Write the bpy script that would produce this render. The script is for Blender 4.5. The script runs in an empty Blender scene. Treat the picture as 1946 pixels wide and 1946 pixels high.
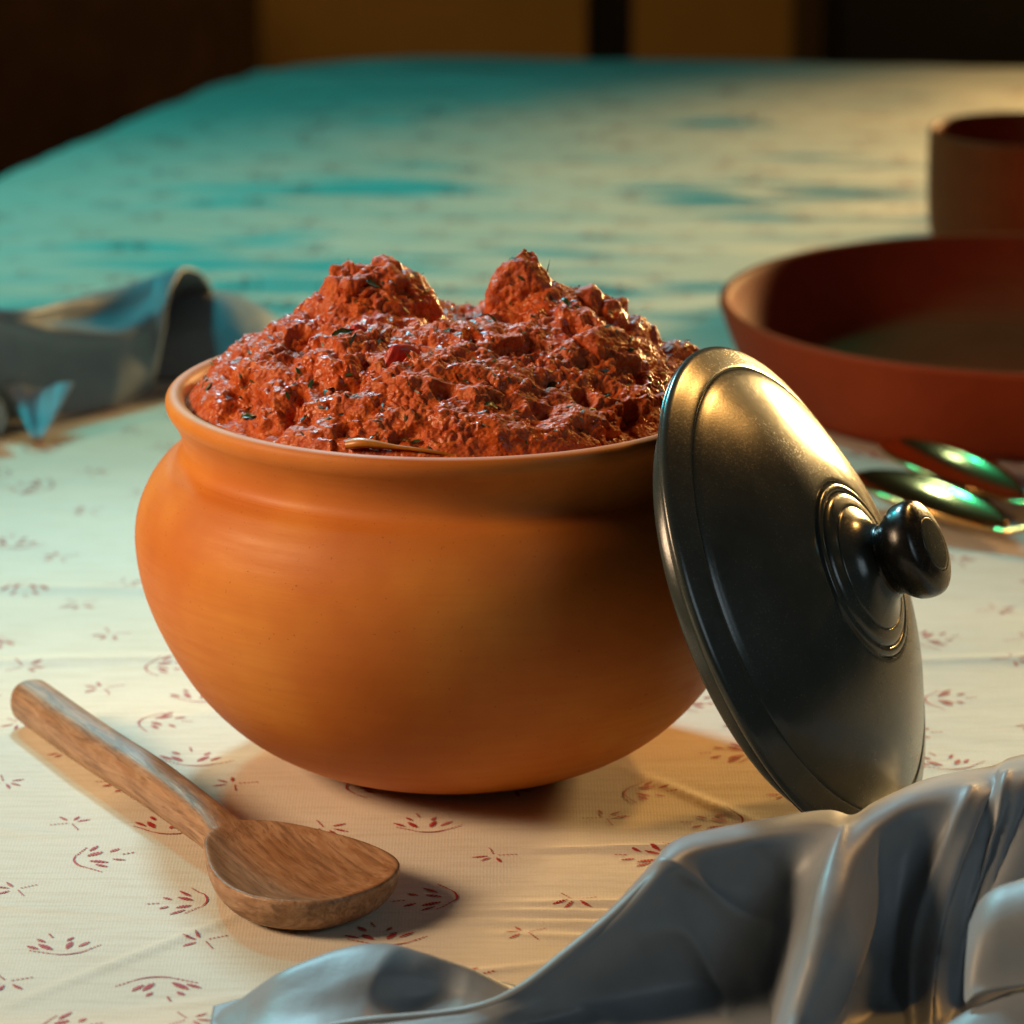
import bpy, bmesh, math, random
import numpy as np
from mathutils import Vector, Matrix

# ------------------------------------------------------------------ camera, world, lamps, exposure
scn = bpy.context.scene
COL = scn.collection
R = math.radians
cam = bpy.data.cameras.new('camera')
cam.sensor_width = 36.0
cam.lens = 36.0 * 8500 / 1946
cam.clip_start = 0.05
cam.clip_end = 60
cam_o = bpy.data.objects.new('camera', cam)
COL.objects.link(cam_o)
cam_o.location = (0.0183, -1.303, 0.4365)
cam_o.rotation_euler = (R(90 - 15.4), 0, 0)
cam.dof.use_dof = True
cam.dof.focus_distance = 1.262
cam.dof.aperture_fstop = 15.5
cam.dof.aperture_blades = 9
scn.camera = cam_o

w = bpy.data.worlds.new('World')
scn.world = w
w.use_nodes = True
bg = w.node_tree.nodes['Background']
bg.inputs[0].default_value = (0.9, 0.85, 0.8, 1)
bg.inputs[1].default_value = 0.009


def lamp(name, kind, loc, target, energy, color, size=0.2, size_y=None, spread=None, spot=None, blend=0.5):
    d = bpy.data.lights.new(name, kind)
    d.energy = energy
    d.color = color
    if kind == 'AREA':
        d.shape = 'RECTANGLE' if size_y else 'DISK'
        d.size = size
        if size_y:
            d.size_y = size_y
        if spread:
            d.spread = R(spread)
    else:
        d.shadow_soft_size = size
        if spot:
            d.spot_size = R(spot)
            d.spot_blend = blend
    o = bpy.data.objects.new(name, d)
    COL.objects.link(o)
    o.location = loc
    o.rotation_euler = (Vector(target) - Vector(loc)).to_track_quat('-Z', 'Y').to_euler()
    return o


lamp('cyan_back_lamp', 'SPOT', (-0.38, 0.74, 0.72), (-0.24, 0.58, 0), 24, (0.020, 0.57, 0.60), 0.05, spot=125, blend=0.95)
lamp('pale_back_lamp', 'SPOT', (-0.17, 0.67, 0.73), (-0.04, -0.10, 0), 29, (0.42, 0.84, 1.0), 0.05, spot=54, blend=0.9)
lamp('warm_back_lamp', 'SPOT', (0.68, 0.70, 0.81), (0.13, -0.05, 0.04), 26, (1.0, 0.49, 0.12), 0.05, spot=34, blend=0.9)
lamp('warm_side_lamp', 'AREA', (0.80, 1.55, 0.25), (0.34, 0.45, 0.05), 7.0, (1.0, 0.64, 0.24), 0.12, size_y=0.22, spread=80)
lamp('soft_key_lamp', 'AREA', (-1.05, -0.27, 0.62), (-0.04, -0.06, 0.04), 1.85, (1.0, 0.69, 0.42), 0.40, size_y=0.34, spread=54)
lamp('soft_fill_lamp', 'AREA', (1.05, -0.75, 0.75), (0.10, -0.10, 0.04), 0.28, (0.75, 0.92, 1.0), 0.5, size_y=0.5, spread=70)
lamp('wall_fill_lamp', 'AREA', (-0.1, 1.6, 1.0), (-0.1, 2.8, -0.25), 1.9, (1.0, 0.58, 0.18), 0.3, spread=100)  # unseen fill added to brighten the back wall and sideboard front

scn.view_settings.view_transform = 'Standard'
scn.view_settings.look = 'None'
scn.view_settings.exposure = 0.0
scn.view_settings.gamma = 1.0
scn.cycles.use_denoising = True
scn.cycles.max_bounces = 8
scn.cycles.caustics_reflective = False
scn.cycles.caustics_refractive = False
scn.cycles.sample_clamp_indirect = 4.0

random.seed(7)
RNG = np.random.RandomState(11)

# ------------------------------------------------------------------ numeric noise
_perm = RNG.permutation(256)
_perm = np.concatenate([_perm, _perm, _perm])
_g = RNG.normal(size=(256, 3))
_g /= np.linalg.norm(_g, axis=1)[:, None]


def perlin(p):
    p = np.asarray(p, float)
    i = np.floor(p).astype(int)
    f = p - i
    i &= 255
    u = f * f * f * (f * (f * 6 - 15) + 10)
    out = 0
    for dx in (0, 1):
        for dy in (0, 1):
            for dz in (0, 1):
                h = _perm[_perm[_perm[i[:, 0] + dx] + i[:, 1] + dy] + i[:, 2] + dz]
                g = _g[h]
                d = (f - (dx, dy, dz))
                wgt = (u[:, 0] if dx else 1 - u[:, 0]) * (u[:, 1] if dy else 1 - u[:, 1]) * (u[:, 2] if dz else 1 - u[:, 2])
                out = out + wgt * (g * d).sum(1)
    return out * 1.5


def fbm(p, octaves=4, gain=0.5, ridged=False):
    a, s, tot = 1.0, 0.0, 0.0
    p = np.asarray(p, float)
    for k in range(octaves):
        n = perlin(p * 2 ** k + 17.3 * k)
        if ridged:
            n = 1 - 2 * np.abs(n)
        s = s + a * n
        tot += a
        a *= gain
    return s / tot


_wj = RNG.rand(256, 3)


def worley(p):
    p = np.asarray(p, float)
    i0 = np.floor(p).astype(int)
    best = np.full(len(p), 9.0)
    for dx in (-1, 0, 1):
        for dy in (-1, 0, 1):
            for dz in (-1, 0, 1):
                c = i0 + (dx, dy, dz)
                m = c & 255
                h = _perm[_perm[_perm[m[:, 0]] + m[:, 1]] + m[:, 2]]
                q = c + _wj[h]
                best = np.minimum(best, ((p - q) ** 2).sum(1))
    return np.sqrt(best)


def sstep(a, b, x):
    t = np.clip((x - a) / (b - a), 0, 1)
    return t * t * (3 - 2 * t)


# ------------------------------------------------------------------ object helpers
def tag(o, label=None, cat=None, group=None, kind=None):
    if label:
        o['label'] = label
    if cat:
        o['category'] = cat
    if group:
        o['group'] = group
    if kind:
        o['kind'] = kind
    return o


def thing(name, loc, label, cat, group=None):
    o = bpy.data.objects.new(name, None)
    o.empty_display_size = 0.02
    COL.objects.link(o)
    o.location = loc
    return tag(o, label, cat, group)


def link(name, me, mat, parent=None, smooth=True):
    if mat:
        me.materials.clear()
        me.materials.append(mat)
    if smooth:
        me.polygons.foreach_set('use_smooth', [True] * len(me.polygons))
    o = bpy.data.objects.new(name, me)
    COL.objects.link(o)
    if parent:
        o.parent = parent
        o.matrix_parent_inverse = Matrix.Identity(4)
    return o


def mesh(name, verts, faces):
    me = bpy.data.meshes.new(name)
    me.from_pydata([tuple(v) for v in verts], [], faces)
    me.update()
    return me


def grid_mesh(name, V, closed_u=False, closed_v=False):
    """V: array (nu, nv, 3)"""
    nu, nv = V.shape[:2]
    idx = np.arange(nu * nv).reshape(nu, nv)
    iu = idx if not closed_u else np.concatenate([idx, idx[:1]], 0)
    if closed_v:
        iu = np.concatenate([iu, iu[:, :1]], 1)
    a, b, c, d = iu[:-1, :-1], iu[1:, :-1], iu[1:, 1:], iu[:-1, 1:]
    F = np.stack([a, b, c, d], -1).reshape(-1, 4)
    me = bpy.data.meshes.new(name)
    me.vertices.add(nu * nv)
    me.vertices.foreach_set('co', V.reshape(-1).astype(np.float32))
    n = len(F)
    me.loops.add(4 * n)
    me.loops.foreach_set('vertex_index', F.reshape(-1).astype(np.int32))
    me.polygons.add(n)
    me.polygons.foreach_set('loop_start', np.arange(0, 4 * n, 4, dtype=np.int32))
    me.update(calc_edges=True)
    me.validate()
    return me


def catmull(Pts, n):
    """interpolating spline through rows of Pts (k, ...) -> (m, ...)"""
    Pts = np.asarray(Pts, float)
    k = len(Pts)
    ext = np.concatenate([[2 * Pts[0] - Pts[1]], Pts, [2 * Pts[-1] - Pts[-2]]], 0)
    out = []
    for i in range(k - 1):
        p0, p1, p2, p3 = ext[i:i + 4]
        for t in np.linspace(0, 1, n, endpoint=False):
            out.append(0.5 * (2 * p1 + (p2 - p0) * t + (2 * p0 - 5 * p1 + 4 * p2 - p3) * t * t + (3 * p1 - p0 - 3 * p2 + p3) * t ** 3))
    out.append(Pts[-1])
    return np.array(out)


def lathe(name, prof, seg=160, sub=4, mat=None, parent=None, jitter=None):
    """prof: list of (r, z), spun about z; sub > 1 smooths the profile"""
    pr = catmull(prof, sub) if sub > 1 else np.array(prof, float)
    pr[:, 0] = np.maximum(pr[:, 0], 1e-5)
    a = np.linspace(0, 2 * math.pi, seg, endpoint=False)
    V = np.zeros((seg, len(pr), 3))
    V[..., 0] = np.cos(a)[:, None] * pr[None, :, 0]
    V[..., 1] = np.sin(a)[:, None] * pr[None, :, 0]
    V[..., 2] = pr[None, :, 1]
    if jitter is not None:
        V = jitter(V)
    return link(name, grid_mesh(name, V, closed_u=True), mat, parent)


def box_mesh(name, c, s, bev=0.004):
    bm = bmesh.new()
    bmesh.ops.create_cube(bm, size=1)
    for v in bm.verts:
        v.co = Vector((v.co.x * s[0] + c[0], v.co.y * s[1] + c[1], v.co.z * s[2] + c[2]))
    if bev:
        bmesh.ops.bevel(bm, geom=bm.edges[:], offset=bev, segments=2, affect='EDGES', profile=0.6)
    me = bpy.data.meshes.new(name)
    bm.to_mesh(me)
    bm.free()
    return me


# ------------------------------------------------------------------ materials
class NT:
    def __init__(self, name):
        self.m = bpy.data.materials.new(name)
        self.m.use_nodes = True
        self.t = self.m.node_tree
        self.b = self.t.nodes['Principled BSDF']

    def n(self, kind, **kw):
        nd = self.t.nodes.new('ShaderNode' + kind)
        for k, v in kw.items():
            if k.startswith('_'):
                setattr(nd, k[1:], v)
            else:
                nd.inputs[k.replace('_', ' ')].default_value = v
        return nd

    def l(self, a, b):
        self.t.links.new(a, b)

    def coords(self, kind='Object', scale=(1, 1, 1), rot=(0, 0, 0)):
        tc = self.n('TexCoord')
        mp = self.n('Mapping')
        mp.inputs['Scale'].default_value = scale
        mp.inputs['Rotation'].default_value = rot
        self.l(tc.outputs[kind], mp.inputs['Vector'])
        return mp.outputs[0]

    def noise(self, vec, scale, detail=4, rough=0.55, dist=0.0):
        nd = self.n('TexNoise', Scale=scale, Detail=detail, Roughness=rough, Distortion=dist)
        self.l(vec, nd.inputs['Vector'])
        return nd.outputs['Fac']

    def ramp(self, fac, stops, interp='LINEAR'):
        nd = self.n('ValToRGB')
        cr = nd.color_ramp
        cr.interpolation = interp
        while len(cr.elements) < len(stops):
            cr.elements.new(0.5)
        for e, (p, c) in zip(cr.elements, stops):
            e.position = p
            e.color = (*c, 1) if len(c) == 3 else c
        self.l(fac, nd.inputs['Fac'])
        return nd.outputs['Color']

    def mix(self, fac, a, b, blend='MIX'):
        nd = self.n('Mix', _data_type='RGBA', _blend_type=blend)
        for s, v in ((nd.inputs[0], fac), (nd.inputs[6], a), (nd.inputs[7], b)):
            if hasattr(v, 'is_output'):
                self.l(v, s)
            elif isinstance(v, tuple):
                s.default_value = (*v, 1)
            else:
                s.default_value = v
        return nd.outputs[2]

    def math(self, op, a, b=0.0):
        nd = self.n('Math', _operation=op)
        for s, v in ((nd.inputs[0], a), (nd.inputs[1], b)):
            if hasattr(v, 'is_output'):
                self.l(v, s)
            else:
                s.default_value = v
        return nd.outputs[0]

    def set(self, **kw):
        for k, v in kw.items():
            s = self.b.inputs[k.replace('_', ' ')]
            if hasattr(v, 'is_output'):
                self.l(v, s)
            elif isinstance(v, tuple):
                s.default_value = (*v, 1) if len(v) == 3 else v
            else:
                s.default_value = v
        return self

    def bump(self, h, strength=0.3, dist=0.001, prev=None):
        nd = self.n('Bump', Strength=strength, Distance=dist)
        self.l(h, nd.inputs['Height'])
        if prev:
            self.l(prev, nd.inputs['Normal'])
        self.l(nd.outputs[0], self.b.inputs['Normal'])
        return nd.outputs[0]


def m_clay():
    k = NT('terracotta')
    v = k.coords()
    band = k.coords(scale=(1, 1, 14))
    fineband = k.coords(scale=(1, 1, 30))
    c1 = k.noise(v, 22, 3, 0.5)
    c2 = k.noise(band, 30, 5, 0.6)
    col = k.ramp(c1, [(0.3, (0.46, 0.122, 0.012)), (0.5, (0.53, 0.158, 0.018)), (0.7, (0.61, 0.225, 0.030))])
    col = k.mix(k.ramp(c2, [(0.35, (0, 0, 0)), (0.75, (0.35, 0.35, 0.35))]), col, (0.46, 0.130, 0.030))
    spk = k.noise(v, 900, 2, 0.5)
    col = k.mix(k.ramp(spk, [(0.70, (0, 0, 0)), (0.74, (0.6, 0.6, 0.6))]), col, (0.20, 0.06, 0.02))
    k.set(Base_Color=col, Roughness=k.ramp(c2, [(0.3, (0.50,) * 3), (0.7, (0.64,) * 3)]))
    k.b.inputs['Specular IOR Level'].default_value = 0.34
    b1 = k.bump(k.noise(fineband, 60, 4, 0.6), 0.09, 0.0005)
    k.bump(k.noise(v, 700, 3, 0.6), 0.10, 0.0003, b1)
    return k.m


def m_black_clay():
    k = NT('black_clay')
    v = k.coords()
    c1 = k.noise(v, 45, 5, 0.6)
    c2 = k.noise(v, 1400, 2, 0.6)
    col = k.ramp(c1, [(0.3, (0.026, 0.034, 0.032)), (0.7, (0.042, 0.052, 0.049))])
    ro = k.mix(0.28, k.ramp(c1, [(0.3, (0.19,) * 3), (0.7, (0.26,) * 3)]), k.ramp(c2, [(0.5, (0.17,) * 3), (0.68, (0.42,) * 3)]))
    k.set(Base_Color=col, Roughness=ro)
    k.b.inputs['Specular IOR Level'].default_value = 0.5
    b = k.bump(c2, 0.07, 0.0002)
    k.bump(k.noise(v, 120, 4, 0.6), 0.05, 0.0004, b)
    return k.m


def m_knob_clay():
    k = NT('glossy_black_clay')
    v = k.coords()
    c1 = k.noise(v, 300, 4, 0.6)
    k.set(Base_Color=(0.012, 0.012, 0.011), Roughness=k.ramp(c1, [(0.4, (0.20,) * 3), (0.7, (0.36,) * 3)]))
    k.bump(c1, 0.08, 0.0003)
    return k.m


def m_curry():
    k = NT('masala_gravy')
    v = k.coords()
    big = k.noise(v, 75, 4, 0.6)
    mid = k.noise(v, 330, 4, 0.6, 0.3)
    fin = k.noise(v, 1300, 3, 0.6)
    oil = k.noise(v, 110, 3, 0.55)
    vo = k.n('TexVoronoi', Scale=820.0, _feature='SMOOTH_F1')
    vo.inputs['Smoothness'].default_value = 0.35
    k.l(v, vo.inputs['Vector'])
    grain = k.math('SUBTRACT', 1.0, vo.outputs['Distance'])
    col = k.ramp(mid, [(0.28, (0.18, 0.022, 0.005)), (0.46, (0.42, 0.064, 0.011)), (0.63, (0.55, 0.132, 0.030)), (0.78, (0.66, 0.25, 0.090))])
    col = k.mix(k.ramp(big, [(0.38, (0, 0, 0)), (0.66, (0.75,) * 3)]), col, (0.47, 0.080, 0.013))
    col = k.mix(k.ramp(fin, [(0.58, (0, 0, 0)), (0.70, (0.7,) * 3)]), col, (0.16, 0.022, 0.008))
    col = k.mix(k.ramp(oil, [(0.58, (0, 0, 0)), (0.72, (0.7,) * 3)]), col, (0.40, 0.045, 0.010))
    k.set(Base_Color=col, Roughness=k.ramp(oil, [(0.46, (0.56,) * 3), (0.64, (0.13,) * 3)]))
    k.b.inputs['Specular IOR Level'].default_value = 0.28
    k.b.inputs['Subsurface Weight'].default_value = 0.08
    k.b.inputs['Subsurface Radius'].default_value = (0.003, 0.0008, 0.0003)
    k.b.inputs['Subsurface Scale'].default_value = 1.0
    b = k.bump(grain, 0.30, 0.0009)
    b = k.bump(mid, 0.20, 0.0010, b)
    k.bump(fin, 0.38, 0.0004, b)
    return k.m


def m_wood():
    k = NT('spoon_wood')
    tc = k.n('TexCoord')
    mp = k.n('Mapping')
    mp.inputs['Rotation'].default_value = (0, 0, R(63))
    k.l(tc.outputs['Object'], mp.inputs['Vector'])
    st = k.n('Mapping')
    st.inputs['Scale'].default_value = (0.10, 1, 1)
    k.l(mp.outputs[0], st.inputs['Vector'])
    long_ = k.noise(st.outputs[0], 420, 5, 0.66, 0.9)
    fine = k.noise(st.outputs[0], 1300, 3, 0.6, 0.3)
    wv = k.n('TexWave', Scale=42.0, Distortion=7.0, Detail=3.0, _wave_type='RINGS')
    wv.inputs['Detail Scale'].default_value = 1.3
    k.l(mp.outputs[0], wv.inputs['Vector'])
    col = k.ramp(long_, [(0.34, (0.17, 0.088, 0.044)), (0.50, (0.31, 0.170, 0.090)), (0.68, (0.43, 0.255, 0.145))])
    col = k.mix(k.ramp(wv.outputs['Fac'], [(0.0, (0.5,) * 3), (0.35, (0, 0, 0))]), col, (0.23, 0.100, 0.038))
    col = k.mix(k.ramp(fine, [(0.56, (0, 0, 0)), (0.68, (0.6,) * 3)]), col, (0.15, 0.062, 0.022))
    k.set(Base_Color=col, Roughness=k.ramp(long_, [(0.3, (0.50,) * 3), (0.7, (0.38,) * 3)]))
    b = k.bump(fine, 0.25, 0.0004)
    k.bump(long_, 0.15, 0.0006, b)
    return k.m


def m_cloth():
    k = NT('cream_tablecloth')
    v = k.coords()
    wx = k.n('TexWave', Scale=330.0, Distortion=1.2, Detail=2.0, _bands_direction='X')
    wy = k.n('TexWave', Scale=330.0, Distortion=1.2, Detail=2.0, _bands_direction='Y')
    k.l(v, wx.inputs['Vector'])
    k.l(v, wy.inputs['Vector'])
    weave = k.math('ADD', wx.outputs['Fac'], wy.outputs['Fac'])
    slub = k.noise(k.coords(scale=(0.12, 1, 1)), 420, 4, 0.6)
    blot = k.noise(v, 9, 4, 0.6)
    col = k.ramp(blot, [(0.3, (0.62, 0.552, 0.44)), (0.7, (0.70, 0.635, 0.52))])
    col = k.mix(k.ramp(slub, [(0.35, (0.55,) * 3), (0.55, (0, 0, 0))]), col, (0.56, 0.47, 0.34))
    grn = k.noise(v, 1500, 2, 0.5)
    col = k.mix(k.ramp(grn, [(0.3, (0.3,) * 3), (0.6, (0, 0, 0))]), col, (0.52, 0.44, 0.32))
    k.set(Base_Color=col, Roughness=0.72)
    k.b.inputs['Sheen Weight'].default_value = 0.15
    b = k.bump(k.math('ADD', k.math('MULTIPLY', weave, 0.25), grn), 0.25, 0.0003)
    k.bump(slub, 0.22, 0.0004, b)
    return k.m


def m_thread():
    k = NT('red_weft_thread')
    v = k.coords()
    n = k.noise(v, 900, 3, 0.6)
    k.set(Base_Color=k.ramp(n, [(0.3, (0.34, 0.012, 0.016)), (0.7, (0.52, 0.040, 0.040))]), Roughness=0.7)
    return k.m


def m_satin():
    k = NT('grey_satin')
    v = k.coords()
    wv = k.noise(k.coords(scale=(1, 0.25, 1)), 1500, 3, 0.6)
    blot = k.noise(v, 40, 4, 0.6)
    k.set(Base_Color=k.ramp(blot, [(0.3, (0.180, 0.208, 0.238)), (0.7, (0.230, 0.262, 0.296))]), Roughness=0.46)
    k.b.inputs['Sheen Weight'].default_value = 0.25
    k.b.inputs['Sheen Roughness'].default_value = 0.35
    k.b.inputs['Specular IOR Level'].default_value = 0.42
    b = k.bump(wv, 0.10, 0.0002)
    k.bump(k.noise(v, 130, 4, 0.55), 0.10, 0.0015, b)
    return k.m


def m_plain(name, col, rough, metal=0.0, var=0.15, scale=60, bump=0.08):
    k = NT(name)
    v = k.coords()
    n = k.noise(v, scale, 5, 0.6)
    lo = tuple(c * (1 - var) for c in col)
    hi = tuple(min(c * (1 + var), 1) for c in col)
    k.set(Base_Color=k.ramp(n, [(0.3, lo), (0.7, hi)]), Roughness=rough, Metallic=metal)
    if bump:
        k.bump(k.noise(v, scale * 8, 3, 0.6), bump, 0.0006)
    return k.m


CLAY, BLACK, KNOB, CURRY, WOOD, CLOTH, THREAD, SATIN = m_clay(), m_black_clay(), m_knob_clay(), m_curry(), m_wood(), m_cloth(), m_thread(), m_satin()
GOLD = m_plain('gold_metal', (0.75, 0.42, 0.13), 0.15, 1.0, 0.05, 80, 0.02)
PLATE = m_plain('red_brown_stoneware', (0.26, 0.040, 0.012), 0.6, 0, 0.12, 30, 0.05)
CUPM = m_plain('brown_stoneware', (0.225, 0.040, 0.011), 0.5, 0, 0.15, 40, 0.05)
DARKWOOD = m_plain('dark_stained_wood', (0.065, 0.032, 0.015), 0.5, 0, 0.3, 25)
BLACKWOOD = m_plain('black_lacquer_wood', (0.006, 0.005, 0.005), 0.5, 0, 0.3, 25)
WALLM = m_plain('ochre_plaster', (0.36, 0.22, 0.07), 0.85, 0, 0.1, 8)
FLOORM = m_plain('brown_floor', (0.06, 0.035, 0.02), 0.6, 0, 0.25, 12)
HERB = m_plain('chopped_green_herb', (0.026, 0.050, 0.012), 0.4, 0, 0.5, 200, 0.1)
PEPPER = m_plain('yellow_pepper', (0.46, 0.16, 0.015), 0.35, 0, 0.2, 150, 0.1)
TOMATO = m_plain('red_tomato_skin', (0.42, 0.022, 0.014), 0.42, 0, 0.2, 120, 0.1)
for m_ in (PLATE, CUPM):
    m_.node_tree.nodes['Principled BSDF'].inputs['Specular IOR Level'].default_value = 0.06

# ------------------------------------------------------------------ the room behind
FZ = -0.75
tag(link('floor', box_mesh('floor', (0.5, 1.2, FZ - 0.02), (6, 6, 0.04), 0), FLOORM, smooth=False), kind='structure')
tag(link('wall', box_mesh('wall', (0.5, 3.05, 0.5), (6, 0.1, 2.5), 0), WALLM, smooth=False), kind='structure')

sb = thing('sideboard', (-0.585, 2.45, FZ), 'dark brown wooden sideboard standing against the ochre wall behind the rounded table corner', 'sideboard')
link('body', box_mesh('body', (0, 0, 0.40), (0.76, 0.4, 0.70)), DARKWOOD, sb, False)
link('top', box_mesh('top', (0, 0, 0.765), (0.80, 0.44, 0.03)), DARKWOOD, sb, False)
for dx in (-0.19, 0.19):
    d_ = link('door', box_mesh('door', (dx, -0.208, 0.38), (0.35, 0.016, 0.60)), DARKWOOD, sb, False)
    link('handle', box_mesh('handle', (dx * 0.2, -0.225, 0.45), (0.014, 0.018, 0.12), 0.003), BLACKWOOD, d_, False)
for dx in (-0.33, 0.33):
    for dy in (-0.15, 0.15):
        link('leg', box_mesh('leg', (dx, dy, 0.025), (0.05, 0.05, 0.05)), DARKWOOD, sb, False)

cb = thing('cabinet', (0.74, 2.35, FZ), 'black lacquered cabinet standing against the wall beyond the table, right of the chair', 'cabinet')
link('body', box_mesh('body', (0, 0, 0.55), (0.96, 0.4, 1.0)), BLACKWOOD, cb, False)
for dx in (-0.24, 0.24):
    d_ = link('door', box_mesh('door', (dx, -0.208, 0.55), (0.46, 0.016, 0.92)), BLACKWOOD, cb, False)
    link('handle', box_mesh('handle', (dx * 0.2, -0.225, 0.6), (0.014, 0.018, 0.12), 0.003), GOLD, d_, False)
for dx in (-0.43, 0.43):
    for dy in (-0.15, 0.15):
        link('leg', box_mesh('leg', (dx, dy, 0.025), (0.05, 0.05, 0.05)), BLACKWOOD, cb, False)

ch = thing('dining_chair', (0.305, 1.74, FZ), 'black wooden dining chair with upright back post, pushed behind the far table edge', 'chair')
link('seat', box_mesh('seat', (0, 0, 0.34), (0.46, 0.42, 0.03), 0.008), BLACKWOOD, ch, False)
for dx in (-0.215, 0.215):
    link('leg', box_mesh('leg', (dx, -0.18, 0.163), (0.034, 0.034, 0.325)), BLACKWOOD, ch, False)
    link('back_post', box_mesh('back_post', (dx, 0.228, 0.46), (0.034, 0.034, 0.96)), BLACKWOOD, ch, False)
for zz in (0.79, 0.905):
    link('back_rail', box_mesh('back_rail', (0, 0.228, zz), (0.396, 0.02, 0.07)), BLACKWOOD, ch, False)

# ------------------------------------------------------------------ table and cloth
LEFT = np.array([(-0.36, -0.62), (-0.36, -0.30), (-0.355, 0.0), (-0.338, 0.3), (-0.305, 0.62), (-0.270, 0.78), (-0.239, 0.91), (-0.197, 1.04), (-0.172, 1.112), (-0.136, 1.204), (-0.094, 1.258), (-0.035, 1.282)])
LC = catmull(LEFT, 12)
YMIN, XR = -0.62, 1.15


def ytop(x):
    return 1.282 - 0.098 * np.maximum(x + 0.035, 0) + 0.0 * x


bumps = [(RNG.uniform(-0.2, 0.6), RNG.uniform(0.45, 1.25), RNG.uniform(0.02, 0.075), RNG.uniform(0.004, 0.009), RNG.uniform(-0.22, 0.14), RNG.uniform(0.0012, 0.0040)) for _ in range(120)]
# x, y, half length, half width, slope, height : puckers and pressed creases of the near cloth
near = [(0.055, -0.128, 0.05, 0.0022, 0.02, 0.0009), (0.050, -0.137, 0.05, 0.0022, -0.05, 0.0009), (0.062, -0.147, 0.05, 0.0024, -0.08, 0.0011), (0.055, -0.158, 0.04, 0.0024, -0.12, 0.0008),
        (0.055, -0.082, 0.045, 0.0018, 0.06, 0.0010), (-0.08, -0.165, 0.05, 0.0018, 1.2, 0.0009), (-0.17, -0.05, 0.07, 0.003, -0.4, 0.0010), (-0.12, 0.10, 0.09, 0.004, 0.10, 0.0011),
        (-0.10, 0.18, 0.10, 0.004, -0.05, 0.0012), (0.18, 0.10, 0.08, 0.004, 0.1, 0.0010), (0.075, -0.04, 0.03, 0.0020, -1.3, 0.0008), (-0.02, -0.19, 0.06, 0.002, 0.3, 0.0008), (-0.13, -0.13, 0.06, 0.002, -0.2, 0.0007)]


def cloth_h(x, y):
    x = np.asarray(x, float)
    y = np.asarray(y, float)
    sh = x.shape
    xf, yf = x.reshape(-1), y.reshape(-1)
    p = np.stack([xf * 3.0, yf * 9.0, xf * 0 + 2.2], 1)
    far = sstep(0.25, 0.7, yf)
    h = 0.0007 * fbm(p, 3) + 0.0004 * fbm(np.stack([xf * 14, yf * 40, xf * 0 + 5.1], 1), 3)
    h = h + far * 0.0024 * fbm(np.stack([xf * 8.0, yf * 34, xf * 0 + 9.7], 1), 3)
    for (bx, by, hl, hw, sl, hh) in list(bumps) + list(near):
        dx, dy = xf - bx, yf - by
        n = math.hypot(1, sl)
        a = (dx + sl * dy) / n
        b = (dy - sl * dx) / n
        b = b + 0.15 * hw * np.sin(a * 60)
        h = h + hh * np.exp(-(a / hl) ** 2) * np.exp(-(b / hw) ** 2)
    # calm under the pot, spoon and lid so they stand on the cloth
    calm = np.exp(-((xf / 0.05) ** 2 + (yf / 0.05) ** 2) ** 2)
    h = h * (1 - calm)
    return (h - 0.0004).reshape(sh)


def dens(a, b, pieces):
    out = []
    for lo, hi, st in pieces:
        out += list(np.arange(lo, hi, st))
    return np.array(out + [pieces[-1][1]])


ys = dens(0, 0, [(-0.62, -0.24, 0.02), (-0.24, 0.20, 0.0016), (0.20, 0.5, 0.0028), (0.5, 1.282, 0.0035)])
us = dens(0, 0, [(0.0, 0.06, 0.006), (0.06, 0.45, 0.0016), (0.45, 0.7, 0.004), (0.7, 1.0, 0.012)])
vv = (ys - YMIN) / (1.282 - YMIN)
xl = np.interp(ys, LC[:, 1], LC[:, 0])
X = xl[None, :] + us[:, None] * (XR - xl)[None, :]
Y = YMIN + vv[None, :] * (ytop(X) - YMIN)
V = np.stack([X, Y, cloth_h(X, Y)], -1)
tc_root = thing('tablecloth', (0, 0, 0), 'cream tablecloth woven with small red sprigs, spread over the whole table', 'tablecloth')
sheet_o = link('top_sheet', grid_mesh('top_sheet', V), CLOTH, tc_root)
# hanging skirt along the left curve and the far edge, then the right and near sides
edge = np.concatenate([V[0, :, :], V[1:, -1, :], V[-1, ::-1, :][1:], V[::-1, 0, :][1:-1]], 0)[::2]
nx = np.roll(edge, -1, 0) - np.roll(edge, 1, 0)
nrm = np.stack([-nx[:, 1], nx[:, 0]], 1)
nrm /= np.linalg.norm(nrm, axis=1)[:, None] + 1e-9
arc = np.concatenate([[0], np.cumsum(np.linalg.norm(np.diff(edge[:, :2], axis=0), axis=1))])
rows = []
for (o_, dz) in ((0, 0), (0.004, -0.0006), (0.008, -0.003), (0.011, -0.008), (0.013, -0.02), (0.016, -0.06), (0.022, -0.12), (0.028, -0.2), (0.032, -0.28)):
    wv = 0.25 * max(0, -dz - 0.015) * np.sin(arc * 38 + np.sin(arc * 9) * 2)
    q = edge.copy()
    q[:, :2] += nrm * (o_ + wv * 0.5 * (1 if dz < -0.015 else 0))[:, None] if hasattr(wv, 'shape') else nrm * o_
    q[:, 2] += dz
    rows.append(q)
link('hanging_skirt', grid_mesh('hanging_skirt', np.stack(rows, 1), closed_u=True), CLOTH, tc_root)

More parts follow.
